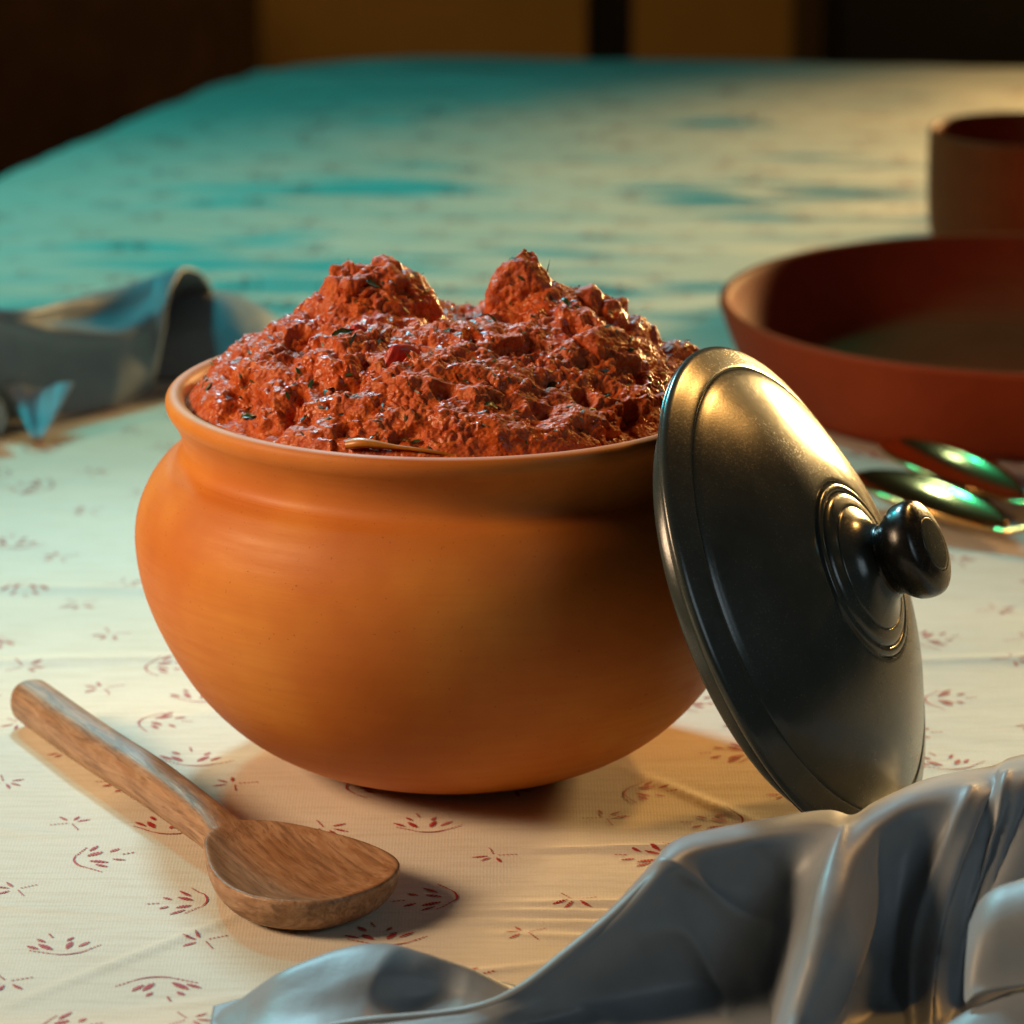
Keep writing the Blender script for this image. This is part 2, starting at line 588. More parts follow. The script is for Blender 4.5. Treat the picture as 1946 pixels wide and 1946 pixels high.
tb = thing('dining_table', (0, 0, FZ), 'wooden dining table wholly covered by the sprigged cream cloth', 'table')
out = np.concatenate([LC, np.array([(XR, 1.166), (XR, YMIN)])], 0)
ctr = out.mean(0)
ins = out + (ctr - out) / np.linalg.norm(ctr - out, axis=1)[:, None] * 0.006
bm = bmesh.new()
vs = [bm.verts.new((p[0], p[1], 0.75 - 0.0065)) for p in ins]
f_ = bm.faces.new(vs)
ex = bmesh.ops.extrude_face_region(bm, geom=[f_])
bmesh.ops.translate(bm, verts=[e for e in ex['geom'] if isinstance(e, bmesh.types.BMVert)], vec=(0, 0, -0.03))
bmesh.ops.recalc_face_normals(bm, faces=bm.faces[:])
me = bpy.data.meshes.new('tabletop')
bm.to_mesh(me)
bm.free()
link('tabletop', me, DARKWOOD, tb, False)
for (lx, ly) in ((-0.2, -0.45), (1.0, -0.45), (-0.05, 0.95), (1.0, 0.95)):
    link('leg', box_mesh('leg', (lx, ly, 0.356), (0.07, 0.07, 0.712)), DARKWOOD, tb, False)

# woven red sprigs: raised weft threads lying on the cloth
def stroke(pts, w, dash=None):
    """ribbon along a polyline; dash = (on, off) cuts it into stitches"""
    pts = np.array(pts, float)
    seg = np.linalg.norm(np.diff(pts, axis=0), axis=1)
    s = np.concatenate([[0], np.cumsum(seg)])
    L = s[-1]
    spans = [(0, L)] if not dash else [(a, min(a + dash[0], L)) for a in np.arange(0, L, dash[0] + dash[1])]
    V_, F_ = [], []
    for a, b in spans:
        k = max(2, int((b - a) / 0.0012) + 1)
        t = np.linspace(a, b, k)
        P_ = np.stack([np.interp(t, s, pts[:, 0]), np.interp(t, s, pts[:, 1])], 1)
        T_ = np.gradient(P_, axis=0)
        T_ /= np.linalg.norm(T_, axis=1)[:, None] + 1e-12
        N_ = np.stack([-T_[:, 1], T_[:, 0]], 1)
        ww = w(t / L) if callable(w) else np.full(k, w)
        b0 = len(V_)
        for i in range(k):
            V_ += [P_[i] + N_[i] * ww[i] / 2, P_[i] - N_[i] * ww[i] / 2]
        for i in range(k - 1):
            F_.append((b0 + 2 * i, b0 + 2 * i + 1, b0 + 2 * i + 3, b0 + 2 * i + 2))
    return V_, F_


def leaf(p, ang, ln, wd):
    """leaf filled by slanted stitches"""
    V_, F_ = [], []
    c, s_ = math.cos(ang), math.sin(ang)
    n = max(4, int(ln / 0.0011))
    for i in range(n):
        t0, t1 = i / n, (i + 0.80) / n
        def ww(t):
            return wd * (math.sin(math.pi * min(max(t, 0.03), 0.97)) ** 0.7)
        b0 = len(V_)
        for (t, sg) in ((t0, -1), (t1, -1), (t1 + 0.06, 1), (t0 + 0.06, 1)):
            lx, ly = t * ln, sg * ww(t) / 2 + random.uniform(-1, 1) * 0.00012
            V_.append((p[0] + c * lx - s_ * ly, p[1] + s_ * lx + c * ly))
        F_.append((b0, b0 + 1, b0 + 2, b0 + 3))
    return V_, F_


def sprig(big):
    parts = []
    if big:
        arcp = [(x, 0.010 - 60 * (x + 0.002) ** 2 * random.uniform(0.7, 1.1)) for x in np.linspace(-0.010, 0.004, 9)]
        parts.append(stroke(arcp, lambda t: 0.0002 + 0.0005 * np.sin(np.pi * np.clip(t, 0.05, 0.95))))
        parts.append(stroke([arcp[0], (arcp[0][0] - 0.004, arcp[0][1] - 0.003)], 0.0006, (0.0009, 0.0006)))
        parts.append(stroke([(0.004, 0.008), (0.010, 0.004)], 0.0006, (0.0010, 0.0006)))
        for (lx, ly, ang, ln, wd_) in ((-0.0058, 0.0040, -2.35, 0.0058, 0.0013), (-0.0022, 0.0052, -2.0, 0.0064, 0.0017), (0.0026, 0.0052, -1.05, 0.0066, 0.0018), (0.0066, 0.0036, -0.72, 0.0062, 0.0013), (-0.0030, -0.0020, -2.15, 0.0040, 0.0012), (0.0040, -0.0024, -0.95, 0.0042, 0.0013)):
            parts.append(leaf((lx + random.uniform(-.0005, .0005), ly), ang + random.uniform(-.15, .15), ln * random.uniform(.8, 1.15), wd_ * 1.3))
        parts.append(stroke([(0.001, -0.006), (0.002, -0.0105)], 0.0007, (0.0009, 0.0006)))
    else:
        for (ang, ln) in ((0.35, 0.0065), (1.1, 0.0060), (2.1, 0.0062)):
            parts.append(leaf((0.0026 * math.cos(ang), 0.0026 * math.sin(ang)), ang + random.uniform(-.15, .15), ln * random.uniform(.75, 1.0), 0.0014))
        parts.append(stroke([(-0.001, -0.001), (-0.0075, -0.003)], 0.0006, (0.0009, 0.0006)))
        parts.append(stroke([(0.001, -0.002), (0.004, -0.0085)], 0.0006, (0.0009, 0.0006)))
    V_, F_ = [], []
    for v_, f_ in parts:
        b0 = len(V_)
        V_ += [tuple(q) for q in v_]
        F_ += [tuple(i + b0 for i in q) for q in f_]
    return np.array(V_), F_


farV, farF = [], []
count = 0
sp = 0.0390
for j in range(-7, 38):
    for i in range(-9, 18):
        big = (i + j) % 2 == 0
        x = i * sp + random.uniform(-.008, .008) + (0.5 * sp if j % 2 else 0)
        y = j * sp * 0.80 + random.uniform(-.008, .008)
        if y > 1.22 or y < -0.26 or x < np.interp(y, LC[:, 1], LC[:, 0]) + 0.02 or abs(x - 0.0183) > 0.14 + (y + 1.303) * 0.145:
            continue
        if x * x + y * y < 0.026 ** 2:
            continue
        V_, F_ = sprig(big)
        sc_ = (0.86 if big else 0.80) * random.uniform(0.9, 1.1)
        a = random.choice((0, 1, 2, 3)) * math.pi / 2 + random.uniform(-.3, .3)
        c, s_ = math.cos(a) * sc_, math.sin(a) * sc_
        gx = V_[:, 0] * c - V_[:, 1] * s_ + x
        gy = V_[:, 0] * s_ + V_[:, 1] * c + y
        gz = cloth_h(gx, gy) + 0.00022
        if y < 0.34 and count < 290:
            P_ = np.stack([gx - x, gy - y, gz], 1)
            o = link('woven_sprig', mesh('woven_sprig', P_, F_), THREAD, tc_root)
            o.location = (x, y, 0)
            count += 1
        else:
            b0 = len(farV)
            farV += list(np.stack([gx, gy, gz], 1))
            farF += [tuple(q + b0 for q in f_) for f_ in F_]
tag(link('distant_sprigs', mesh('distant_sprigs', farV, farF), THREAD, tc_root), kind='stuff')

# ------------------------------------------------------------------ clay pot
pot = thing('clay_pot', (0, 0, 0), 'round orange terracotta cooking pot with flared rim, heaped with red curry', 'pot')


def wob(V):
    a = np.arctan2(V[..., 1], V[..., 0])
    k = 1 + 0.0016 * np.sin(2 * a + 0.6) + 0.0010 * np.sin(3 * a + 2 + V[..., 2] * 30)
    V[..., 0] *= k
    V[..., 1] *= k
    return V


body_prof = [(0.0, 0.0012), (0.020, 0.0006), (0.034, 0.0005), (0.0450, 0.0030), (0.0565, 0.0078), (0.0680, 0.0157), (0.0785, 0.0270), (0.0868, 0.0408), (0.0928, 0.0555), (0.0952, 0.0690), (0.0945, 0.0790), (0.0912, 0.0875), (0.0869, 0.0935), (0.0838, 0.0959), (0.0825, 0.0968)]
lathe('body', body_prof, 240, 6, CLAY, pot, wob)
lathe('neck', [(0.0825, 0.0968), (0.0818, 0.0975), (0.0812, 0.0984), (0.0808, 0.0995), (0.0806, 0.1010), (0.0807, 0.1026), (0.0813, 0.1050), (0.0823, 0.1072)], 240, 5, CLAY, pot, wob)
lathe('rim', [(0.0823, 0.1072), (0.0834, 0.1090), (0.0844, 0.1104), (0.0851, 0.1118), (0.0854, 0.1132), (0.0852, 0.1146), (0.0844, 0.1157), (0.0830, 0.1162), (0.0815, 0.1160), (0.0803, 0.1152), (0.0795, 0.1136), (0.0784, 0.1100), (0.0776, 0.1040), (0.0790, 0.0950), (0.0878, 0.0850), (0.0912, 0.0700), (0.0885, 0.0540), (0.074, 0.0280), (0.045, 0.0090), (0.0, 0.0060)], 240, 6, CLAY, pot, wob)

# ------------------------------------------------------------------ curry
curry = thing('curry', (0, 0, 0.11), 'heaped chunky red orange curry with chopped green herbs, filling the clay pot', 'curry')
curry_z = 0.11


def grains(p, amp=1.0):
    """curdled, minced-paste relief in metres (p in metres)"""
    wp = p + 0.0012 * np.stack([perlin(p * 300 + 3), perlin(p * 300 + 31), perlin(p * 300 + 77)], 1)
    gm = sstep(-0.2, 0.25, fbm(p * 95 + 61, 2))
    g1 = np.clip(1 - (worley(wp * 400) / 0.8) ** 2, 0, 1)
    g2 = np.clip(1 - (worley(wp * 700 + 9) / 0.8) ** 2, 0, 1)
    g4 = fbm(p * 55 + 21, 3, 0.55)
    g5 = 0.5 - np.sqrt(fbm(p * 85 + 83, 3, 0.5) ** 2 + 0.01) * 1.7
    pit = sstep(0.16, 0.42, fbm(p * 78 + 133, 2))
    return amp * (-0.0036 * pit + 0.0014 * g1 * (0.25 + 0.75 * gm) + 0.0004 * g2 + 0.0052 * g4 + 0.0022 * g5 - 0.0010)


def vert_normals(V):
    du = np.gradient(V, axis=0)
    dv = np.gradient(V, axis=1)
    n = np.cross(du.reshape(-1, 3), dv.reshape(-1, 3))
    n /= np.linalg.norm(n, axis=1)[:, None] + 1e-12
    return n


NR, NA = 380, 1300
rr = np.sqrt(np.linspace(0.00002, 1, NR)) * 0.0795
aa = np.linspace(0, 2 * math.pi, NA, endpoint=False)
RRg, AAg = np.meshgrid(rr, aa, indexing='ij')
Xg, Yg = RRg * np.cos(AAg), RRg * np.sin(AAg)


def mound(x, y):
    r = np.sqrt(x * x + y * y) / 0.0795
    h = 0.1125 + 0.0255 * np.clip(1 - r ** 3.2, 0, 1)
    for (cx, cy, sx, sy, hh) in ((-0.022, 0.004, 0.017, 0.018, 0.012), (0.030, 0.004, 0.020, 0.016, 0.010), (0.044, -0.020, 0.013, 0.013, 0.008), (-0.046, 0.0, 0.015, 0.018, 0.005),
                                 (0.004, -0.026, 0.013, 0.012, 0.006), (-0.030, -0.030, 0.012, 0.012, 0.004), (0.066, 0.015, 0.012, 0.014, 0.006), (-0.008, -0.045, 0.02, 0.01, 0.003),
                                 (-0.062, -0.020, 0.010, 0.014, 0.004), (0.001, 0.012, 0.010, 0.03, -0.009), (-0.012, -0.036, 0.008, 0.006, -0.005), (0.020, -0.040, 0.012, 0.006, -0.003), (-0.042, -0.022, 0.006, 0.006, -0.004)):
        h = h + hh * np.exp(-((x - cx) / sx) ** 2 - ((y - cy) / sy) ** 2)
    return h


Zg = mound(Xg, Yg)
G = np.stack([Xg, Yg, Zg - curry_z], -1)
nn = vert_normals(G)
nn *= np.sign(nn[:, 2])[:, None]
P0 = G.reshape(-1, 3)
fade = 1 - 0.75 * sstep(0.070, 0.0793, RRg.reshape(-1))
swirl = 0.0006 * np.sin(np.sqrt((P0[:, 0] - 0.02) ** 2 + (P0[:, 1] + 0.02) ** 2 * 2.5) * 420 + 3 * perlin(P0 * 40)) * sstep(-0.025, -0.05, P0[:, 1])
d = (grains(P0) + swirl) * fade
Pd = P0 + nn * d[:, None]
gravy = link('gravy', grid_mesh('gravy', Pd.reshape(NR, NA, 3), closed_v=True), CURRY, curry)


def chunk(name, c, rad, seed, rot=0.0, amp=1.0, facet=0.22, mat=None, sub=6, tip=None):
    bm = bmesh.new()
    bmesh.ops.create_icosphere(bm, subdivisions=sub, radius=1)
    me = bpy.data.meshes.new(name)
    bm.to_mesh(me)
    bm.free()
    n = len(me.vertices)
    co = np.zeros(n * 3, np.float32)
    me.vertices.foreach_get('co', co)
    co = co.reshape(-1, 3).astype(float)
    rs = np.random.RandomState(seed)
    k = np.full(n, 1.05)
    for _ in range(11):                                    # torn, flattish sides of a cooked lump
        dv = rs.normal(size=3)
        dv /= np.linalg.norm(dv)
        lim = rs.uniform(0.68, 0.95)
        dd = co @ dv
        k = np.minimum(k, np.where(dd > 1e-3, lim / np.maximum(dd, 1e-3), 9))
    k = 1 + (np.minimum(k, 1.05) - 1) * (0.6 + facet)
    p = co * k[:, None]
    p *= (1 + 0.16 * fbm(co * 1.6 + seed * 3.1, 3))[:, None]
    p = p * np.array(rad)
    if tip is not None:
        t_ = sstep(0.0, rad[2] * 1.1, p[:, 2])
        p[:, 0] = p[:, 0] * (1 - tip[2] * t_) + tip[0] * t_
        p[:, 1] = p[:, 1] * (1 - tip[2] * t_) + tip[1] * t_
    cr, sr = math.cos(rot), math.sin(rot)
    p[:, :2] = np.stack([p[:, 0] * cr - p[:, 1] * sr, p[:, 0] * sr + p[:, 1] * cr], 1)
    nrm_ = p / np.array(rad) ** 2
    nrm_ /= np.linalg.norm(nrm_, axis=1)[:, None]
    p = p + nrm_ * grains(p + np.array(c) + seed, amp)[:, None] * 0.85
    me.vertices.foreach_set('co', p.reshape(-1).astype(np.float32))
    me.update()
    o = link(name, me, mat or CURRY, curry)
    o.location = (c[0], c[1], c[2] - curry_z)
    return o


chunk('meat_chunk', (-0.020, 0.004, 0.1425), (0.0170, 0.0150, 0.0125), 3, 0.2, 1.0, tip=(-0.002, 0, 0.20))
chunk('meat_chunk', (-0.031, 0.001, 0.1400), (0.0095, 0.011, 0.0155), 21, 0.5, 0.9, tip=(0.001, 0, 0.25))
chunk('meat_chunk', (0.0225, 0.003, 0.1415), (0.0125, 0.0115, 0.0165), 5, -0.2, 0.8, tip=(0.0005, 0, 0.66))
chunk('meat_chunk', (0.0385, 0.005, 0.1345), (0.0175, 0.0130, 0.0105), 8, 0.1)
chunk('meat_chunk', (0.0440, -0.020, 0.1300), (0.0130, 0.0120, 0.0110), 12, 0.3, 0.6, facet=0.4)
chunk('meat_chunk', (0.0030, -0.022, 0.1335), (0.0120, 0.0100, 0.0070), 15, 0.1)
chunk('meat_chunk', (-0.0520, 0.004, 0.1240), (0.0130, 0.0140, 0.0080), 17, -0.4)
chunk('meat_chunk', (-0.0330, -0.036, 0.1235), (0.0110, 0.0090, 0.0060), 19, 0.2)
chunk('meat_chunk', (0.0660, 0.012, 0.1190), (0.0100, 0.0110, 0.0065), 23, 0.0)
chunk('meat_chunk', (0.0280, -0.050, 0.1180), (0.0150, 0.0070, 0.0050), 29, 0.25)
# yellow pepper strip lying along the front of the rim
pp = catmull([(-0.029, -0.0715, 0.1172), (-0.024, -0.0735, 0.1182), (-0.016, -0.0752, 0.1176), (-0.006, -0.0762, 0.1166), (0.003, -0.0760, 0.1150)], 6)
nst = len(pp)
ring = []
for i, q in enumerate(pp):
    t = i / (nst - 1)
    rw = 0.0027 * (0.55 + 0.45 * math.sin(math.pi * min(t * 1.6 + 0.15, 1))) * (1 - 0.55 * t)
    ring.append([(q[0] + 0.1 * rw * math.cos(a), q[1] + rw * 0.9 * math.cos(a), q[2] - curry_z + rw * 0.62 * math.sin(a)) for a in np.linspace(0, 2 * math.pi, 12, endpoint=False)])
tag(link('pepper_strip', grid_mesh('pepper_strip', np.array(ring), closed_v=True), PEPPER, curry), 'yellow pepper strip against the pot rim')

# chopped herbs scattered over the heap
deps = bpy.context.evaluated_depsgraph_get()
deps.update()
hv, hf = [], []
from mathutils.bvhtree import BVHTree
trees = []
for o in curry.children:
    if o.name.startswith(('gravy', 'meat')):
        me = o.data
        off = Vector(o.location)
        vs = [v.co + off for v in me.vertices]
        trees.append(BVHTree.FromPolygons(vs, [tuple(p.vertices) for p in me.polygons]))


def surf(x, y):
    best, bn = None, None
    for t in trees:
        hit = t.ray_cast(Vector((x, y, 0.2)), Vector((0, 0, -1)))
        if hit[0] is not None and (best is None or hit[0].z > best.z):
            best, bn = hit[0], hit[1]
    return best, bn


for (tx, ty, rad_, sd_, lb) in ((-0.0140, -0.042, (0.0062, 0.0022, 0.0050), 31, 'smooth red tomato piece'), (-0.0270, -0.026, (0.0030, 0.0024, 0.0022), 39, 'small smooth red tomato piece')):
    tp, tn_ = surf(tx, ty)
    tag(chunk('tomato_piece', (tx, ty, tp.z + curry_z + 0.0002), rad_, sd_, 0.5, 0.12, 0.4, TOMATO, 4), lb)

rs = np.random.RandomState(5)
nh = 0
while nh < 820:
    r = 0.075 * math.sqrt(rs.rand())
    a = rs.rand() * 6.283
    x, y = r * math.cos(a), r * math.sin(a)
    if perlin(np.array([[x * 60, y * 60, 4.4]]))[0] < -0.12 and rs.rand() < 0.8:
        continue
    p, nv = surf(x, y)
    if p is None:
        continue
    nh += 1
    z = Vector(nv)
    if z.z < 0:
        z = -z
    t1 = z.orthogonal().normalized()
    t1 = (Matrix.Rotation(rs.rand() * 6.28, 3, z) @ t1).normalized()
    t2 = z.cross(t1)
    ln = rs.uniform(0.0007, 0.0034)
    wd = ln * rs.uniform(0.10, 0.42)
    lift = rs.uniform(-0.0002, 0.0005)
    b0 = len(hv)
    for (u_, w_, h_) in ((-0.5, 0.0, 0.0), (-0.2, 0.45, 0.12), (0.25, 0.5, 0.10), (0.5, 0.05, 0.25), (0.2, -0.45, 0.14), (-0.25, -0.4, 0.05)):
        hv.append(p + t1 * u_ * ln + t2 * w_ * wd + z * (h_ * ln * 0.6 + 0.00012 + lift))
    hf.append(tuple(range(b0, b0 + 6)))
tag(link('chopped_herbs', mesh('chopped_herbs', hv, hf), HERB, curry, False), 'fine dark green chopped herbs', kind='stuff')
for (x, y, ln, wd, rz) in ((-0.0310, -0.030, 0.0070, 0.0022, 0.5), (0.0060, -0.006, 0.0080, 0.0034, 0.2), (0.030, -0.046, 0.0050, 0.0026, 2.2), (0.0125, -0.062, 0.0055, 0.0026, 0.3), (-0.034, -0.047, 0.0048, 0.0024, 0.8), (-0.024, -0.005, 0.0065, 0.0020, -0.5), (0.012, -0.020, 0.006, 0.0022, 0.4), (-0.058, -0.045, 0.005, 0.0018, -0.3), (0.034, -0.014, 0.005, 0.002, -1.0)):
    p, nv = surf(x, y)
    z = Vector(nv) if nv.z > 0 else -Vector(nv)
    t1 = Vector((math.cos(rz), math.sin(rz), 0))
    t1 = (t1 - z * t1.dot(z)).normalized()
    t2 = z.cross(t1)
    vs, fs = [], []
    K = 7
    for i in range(K):
        t = i / (K - 1)
        hw = wd * math.sin(math.pi * (0.06 + 0.88 * t)) ** 0.8 * (1 + 0.25 * math.sin(t * 14)) / 2
        for sgn in (-1, 0, 1):
            vs.append(t1 * (t - 0.5) * ln + t2 * sgn * hw + z * (0.0006 + abs(sgn) * 0.0005 + 0.0006 * math.sin(t * 5)))
    for i in range(K - 1):
        for j in (0, 1):
            q = i * 3 + j
            fs.append((q, q + 1, q + 4, q + 3))
    o = link('herb_leaf', mesh('herb_leaf', vs, fs), HERB, curry)
    o.location = p
    o.location.z += 0.0002
sx, sv = surf(0.0285, 0.004)
stem = [[(0.0003 * (1 - t) * math.cos(a) + 0.0012 * t, 0.0003 * (1 - t) * math.sin(a), 0.0055 * t) for a in np.linspace(0, 6.283, 6, endpoint=False)] for t in np.linspace(0, 0.95, 6)]
o = link('herb_stem', grid_mesh('herb_stem', np.array(stem), closed_v=True), HERB, curry)
o.location = sx - Vector((0, 0, 0.0008))

# ------------------------------------------------------------------ lid leaning on the pot
LN = Vector((0.8425, -0.3274, 0.4278)).normalized()
lid = thing('pot_lid', (0.1010, -0.0584, 0.0692), 'round black clay lid with turned knob, leaning against the terracotta pot', 'lid')
lid.rotation_euler = LN.to_track_quat('Z', 'Y').to_euler()
lathe('dome', [(0.0674, 0.0047), (0.0670, 0.0051), (0.0660, 0.0058), (0.0640, 0.0070), (0.0580, 0.0101), (0.0500, 0.0140), (0.0420, 0.0173), (0.0350, 0.0196), (0.0290, 0.0210), (0.0272, 0.0212)], 200, 5, BLACK, lid)
lathe('outer_band', [(0.0600, -0.0020), (0.0738, -0.0020), (0.0752, -0.0016), (0.0760, -0.0006), (0.0760, 0.0004), (0.0752, 0.0013), (0.0738, 0.0021), (0.0715, 0.0033), (0.0694, 0.0044), (0.0683, 0.0049), (0.0678, 0.0049), (0.0674, 0.0047)], 200, 4, BLACK, lid)
lathe('collar', [(0.0, 0.0), (0.0500, -0.0020), (0.0615, -0.0018), (0.0618, -0.0070), (0.0625, -0.0092), (0.0642, -0.0098), (0.0658, -0.0090), (0.0664, -0.0070), (0.0668, -0.0018)], 160, 3, BLACK, lid)
lathe('boss_ring', [(0.0272, 0.0212), (0.0268, 0.0207), (0.0264, 0.0212), (0.0260, 0.0220), (0.0250, 0.0224), (0.0240, 0.0223), (0.0236, 0.0218), (0.0232, 0.0224), (0.0222, 0.0232), (0.0205, 0.0237), (0.0190, 0.0240), (0.0186, 0.0237), (0.0182, 0.0242), (0.0165, 0.0250), (0.0140, 0.0264), (0.0120, 0.0282), (0.0108, 0.0302)], 160, 4, BLACK, lid)
kn = lathe('knob', [(0.0108, 0.0302), (0.0106, 0.0312), (0.0112, 0.0328), (0.0126, 0.0345), (0.0139, 0.0366), (0.0144, 0.0390), (0.0144, 0.0410), (0.0139, 0.0426), (0.0127, 0.0437), (0.0106, 0.0446), (0.0084, 0.0452)], 120, 5, KNOB, lid)
lathe('knob_cap', [(0.0084, 0.0452), (0.0081, 0.0448), (0.0078, 0.0452), (0.0060, 0.0453), (0.0030, 0.0454), (0.0, 0.0454)], 80, 3, BLACK, kn)

# ------------------------------------------------------------------ wooden spoon
spoon = thing('wooden_spoon', (-0.04, -0.125, 0), 'brown wooden spoon lying on the cloth, its bowl in front of the clay pot', 'spoon')
S0 = np.array((-0.04, -0.125, 0.0))
rimc = np.array([(-0.0682, -0.1040), (-0.0668, -0.1265), (-0.0621, -0.1427), (-0.0542, -0.1540), (-0.0439, -0.1592), (-0.0332, -0.1592), (-0.0234, -0.1527), (-0.0159, -0.1427), (-0.0130, -0.1310), (-0.0150, -0.1218), (-0.0228, -0.1112), (-0.0344, -0.1015), (-0.0471, -0.0940), (-0.0590, -0.0930)])
ex_ = np.concatenate([rimc[-2:], rimc, rimc[:3]], 0)
rim_s = catmull(ex_, 8)[16:16 + 14 * 8]
bc = np.array((-0.041, -0.128))
prof = [(0.02, 0.0086), (0.30, 0.0087), (0.55, 0.0092), (0.78, 0.0102), (0.92, 0.0114), (0.975, 0.0119), (1.0, 0.0118), (1.005, 0.0100), (0.985, 0.0072), (0.93, 0.0042), (0.83, 0.0016), (0.68, 0.0003), (0.40, 0.0001), (0.02, 0.0)]
prof = catmull(prof, 3)
ring = []
for (k_, z_) in prof:
    ring.append(np.concatenate([bc + (rim_s - bc) * k_, np.full((len(rim_s), 1), z_)], 1))
Vb = np.array(ring)
hl = catmull([(-0.1335, 0.0335, 0.0078), (-0.1308, 0.0285, 0.0078), (-0.1159, -0.0006, 0.0082), (-0.1030, -0.0247, 0.0086), (-0.0878, -0.0516, 0.0090), (-0.0728, -0.0800, 0.0088), (-0.0652, -0.0925, 0.0078), (-0.0605, -0.0990, 0.0070)], 8)
hr = np.interp(np.linspace(0, 1, len(hl)), [0, 0.03, 0.10, 0.3, 0.5, 0.68, 0.80, 0.90, 1], [0.0038, 0.0056, 0.0068, 0.0069, 0.0067, 0.0064, 0.0066, 0.0078, 0.0080])
hvt = np.interp(np.linspace(0, 1, len(hl)), [0, 0.03, 0.10, 0.5, 0.7, 0.85, 1], [0.0036, 0.0056, 0.0068, 0.0068, 0.0062, 0.0052, 0.0042])
Tn = np.gradient(hl, axis=0)
Tn /= np.linalg.norm(Tn, axis=1)[:, None]
Vh = []
for i in range(len(hl)):
    t = Tn[i]
    sd = np.cross(t, (0, 0, 1))
    sd /= np.linalg.norm(sd)
    up = np.cross(sd, t)
    ring_ = []
    for a in np.linspace(0, 2 * math.pi, 40, endpoint=False):
        ca, sa = math.cos(a), math.sin(a)
        e = 2.6
        den = (abs(ca) ** e + abs(sa) ** e) ** (1 / e)
        ring_.append(hl[i] + sd * hr[i] * ca / den + up * hvt[i] * sa / den)
    Vh.append(ring_)
Vh = np.array(Vh)


def capped(name, V):
    me = grid_mesh(name, V, closed_v=True)
    bm = bmesh.new()
    bm.from_mesh(me)
    bmesh.ops.holes_fill(bm, edges=[e for e in bm.edges if e.is_boundary], sides=0)
    bmesh.ops.recalc_face_normals(bm, faces=bm.faces[:])
    bm.to_mesh(me)
    bm.free()
    return me


tmp = bpy.data.objects.new('tmp_a', capped('tmp_a', Vb - S0))
tmp2m = capped('tmp_b', Vh - S0)
bm = bmesh.new()
bm.from_mesh(tmp.data)
bm.from_mesh(tmp2m)
bm.to_mesh(tmp.data)
bm.free()
COL.objects.link(tmp)
md = tmp.modifiers.new('remesh', 'REMESH')
md.mode = 'VOXEL'
md.voxel_size = 0.00055
sm = tmp.modifiers.new('smooth', 'SMOOTH')
sm.factor = 0.5
sm.iterations = 9
deps = bpy.context.evaluated_depsgraph_get()
deps.update()
em = bpy.data.meshes.new_from_object(tmp.evaluated_get(deps))
bpy.data.objects.remove(tmp)
n = len(em.vertices)
co = np.zeros(n * 3, np.float32)
em.vertices.foreach_get('co', co)
co = co.reshape(-1, 3)
ax = np.array((0.45, -0.89))
for nm, sgn in (('bowl', 1), ('handle', -1)):
    bm = bmesh.new()
    bm.from_mesh(em)
    kill = [f for f in bm.faces if sgn * ((f.calc_center_median().x + 0.0215) * ax[0] + (f.calc_center_median().y - 0.023) * ax[1]) < 0]
    bmesh.ops.delete(bm, geom=kill, context='FACES')
    me = bpy.data.meshes.new(nm)
    bm.to_mesh(me)
    bm.free()
    link(nm, me, WOOD, spoon)

# ------------------------------------------------------------------ grey satin napkins
NAP_A = [[(-0.0598,-0.21,0.0006),(-0.0598,-0.2178,0.0006),(-0.0598,-0.222,0.0007),(-0.0587,-0.23,0.0006),(-0.0579,-0.24,0.0022),(-0.0572,-0.25,0.0034)],
 [(-0.0505,-0.203,0.0006),(-0.0505,-0.2108,0.0047),(-0.0505,-0.215,0.0059),(-0.0506,-0.226,0.0038),(-0.0507,-0.236,0.0035),(-0.0506,-0.25,0.0034)],
 [(-0.0416,-0.1978,0.0006),(-0.0413,-0.207,0.009),(-0.041,-0.212,0.0113),(-0.0419,-0.222,0.008),(-0.0428,-0.233,0.0051),(-0.0428,-0.245,0.0042)],
 [(-0.0282,-0.1833,0.0006),(-0.0279,-0.1968,0.011),(-0.0276,-0.204,0.0138),(-0.0299,-0.217,0.0104),(-0.0315,-0.229,0.0064),(-0.0316,-0.243,0.0049)],
 [(-0.0171,-0.1786,0.0006),(-0.0169,-0.1925,0.0112),(-0.0167,-0.2,0.014),(-0.0191,-0.212,0.0113),(-0.0202,-0.222,0.0065),(-0.0211,-0.236,0.0035)],
 [(-0.0057,-0.1844,0.0006),(-0.0057,-0.1939,0.0091),(-0.0057,-0.199,0.0114),(-0.0083,-0.207,0.0087),(-0.0096,-0.212,0.0033),(-0.0106,-0.226,0.0009)],
 [(0.004,-0.187,0.0006),(0.004,-0.1948,0.0062),(0.004,-0.199,0.0078),(0.0013,-0.204,0.0053),(-0,-0.209,0.0021),(-0.0012,-0.224,0.0006)],
 [(0.0124,-0.191,0.0006),(0.0124,-0.1988,0.0045),(0.0124,-0.203,0.0056),(0.0103,-0.208,0.0039),(0.009,-0.213,0.0022),(0.0077,-0.226,0.0009)],
 [(0.02,-0.196,0.0006),(0.02,-0.2038,0.0028),(0.02,-0.208,0.0035),(0.0186,-0.213,0.0022),(0.0172,-0.219,0.0017),(0.0159,-0.23,0.001)],
 [(0.0274,-0.207,0.0006),(0.0274,-0.2148,0.0019),(0.0274,-0.219,0.0024),(0.0261,-0.223,0.0018),(0.0247,-0.228,0.0017),(0.0233,-0.238,0.0014)]]
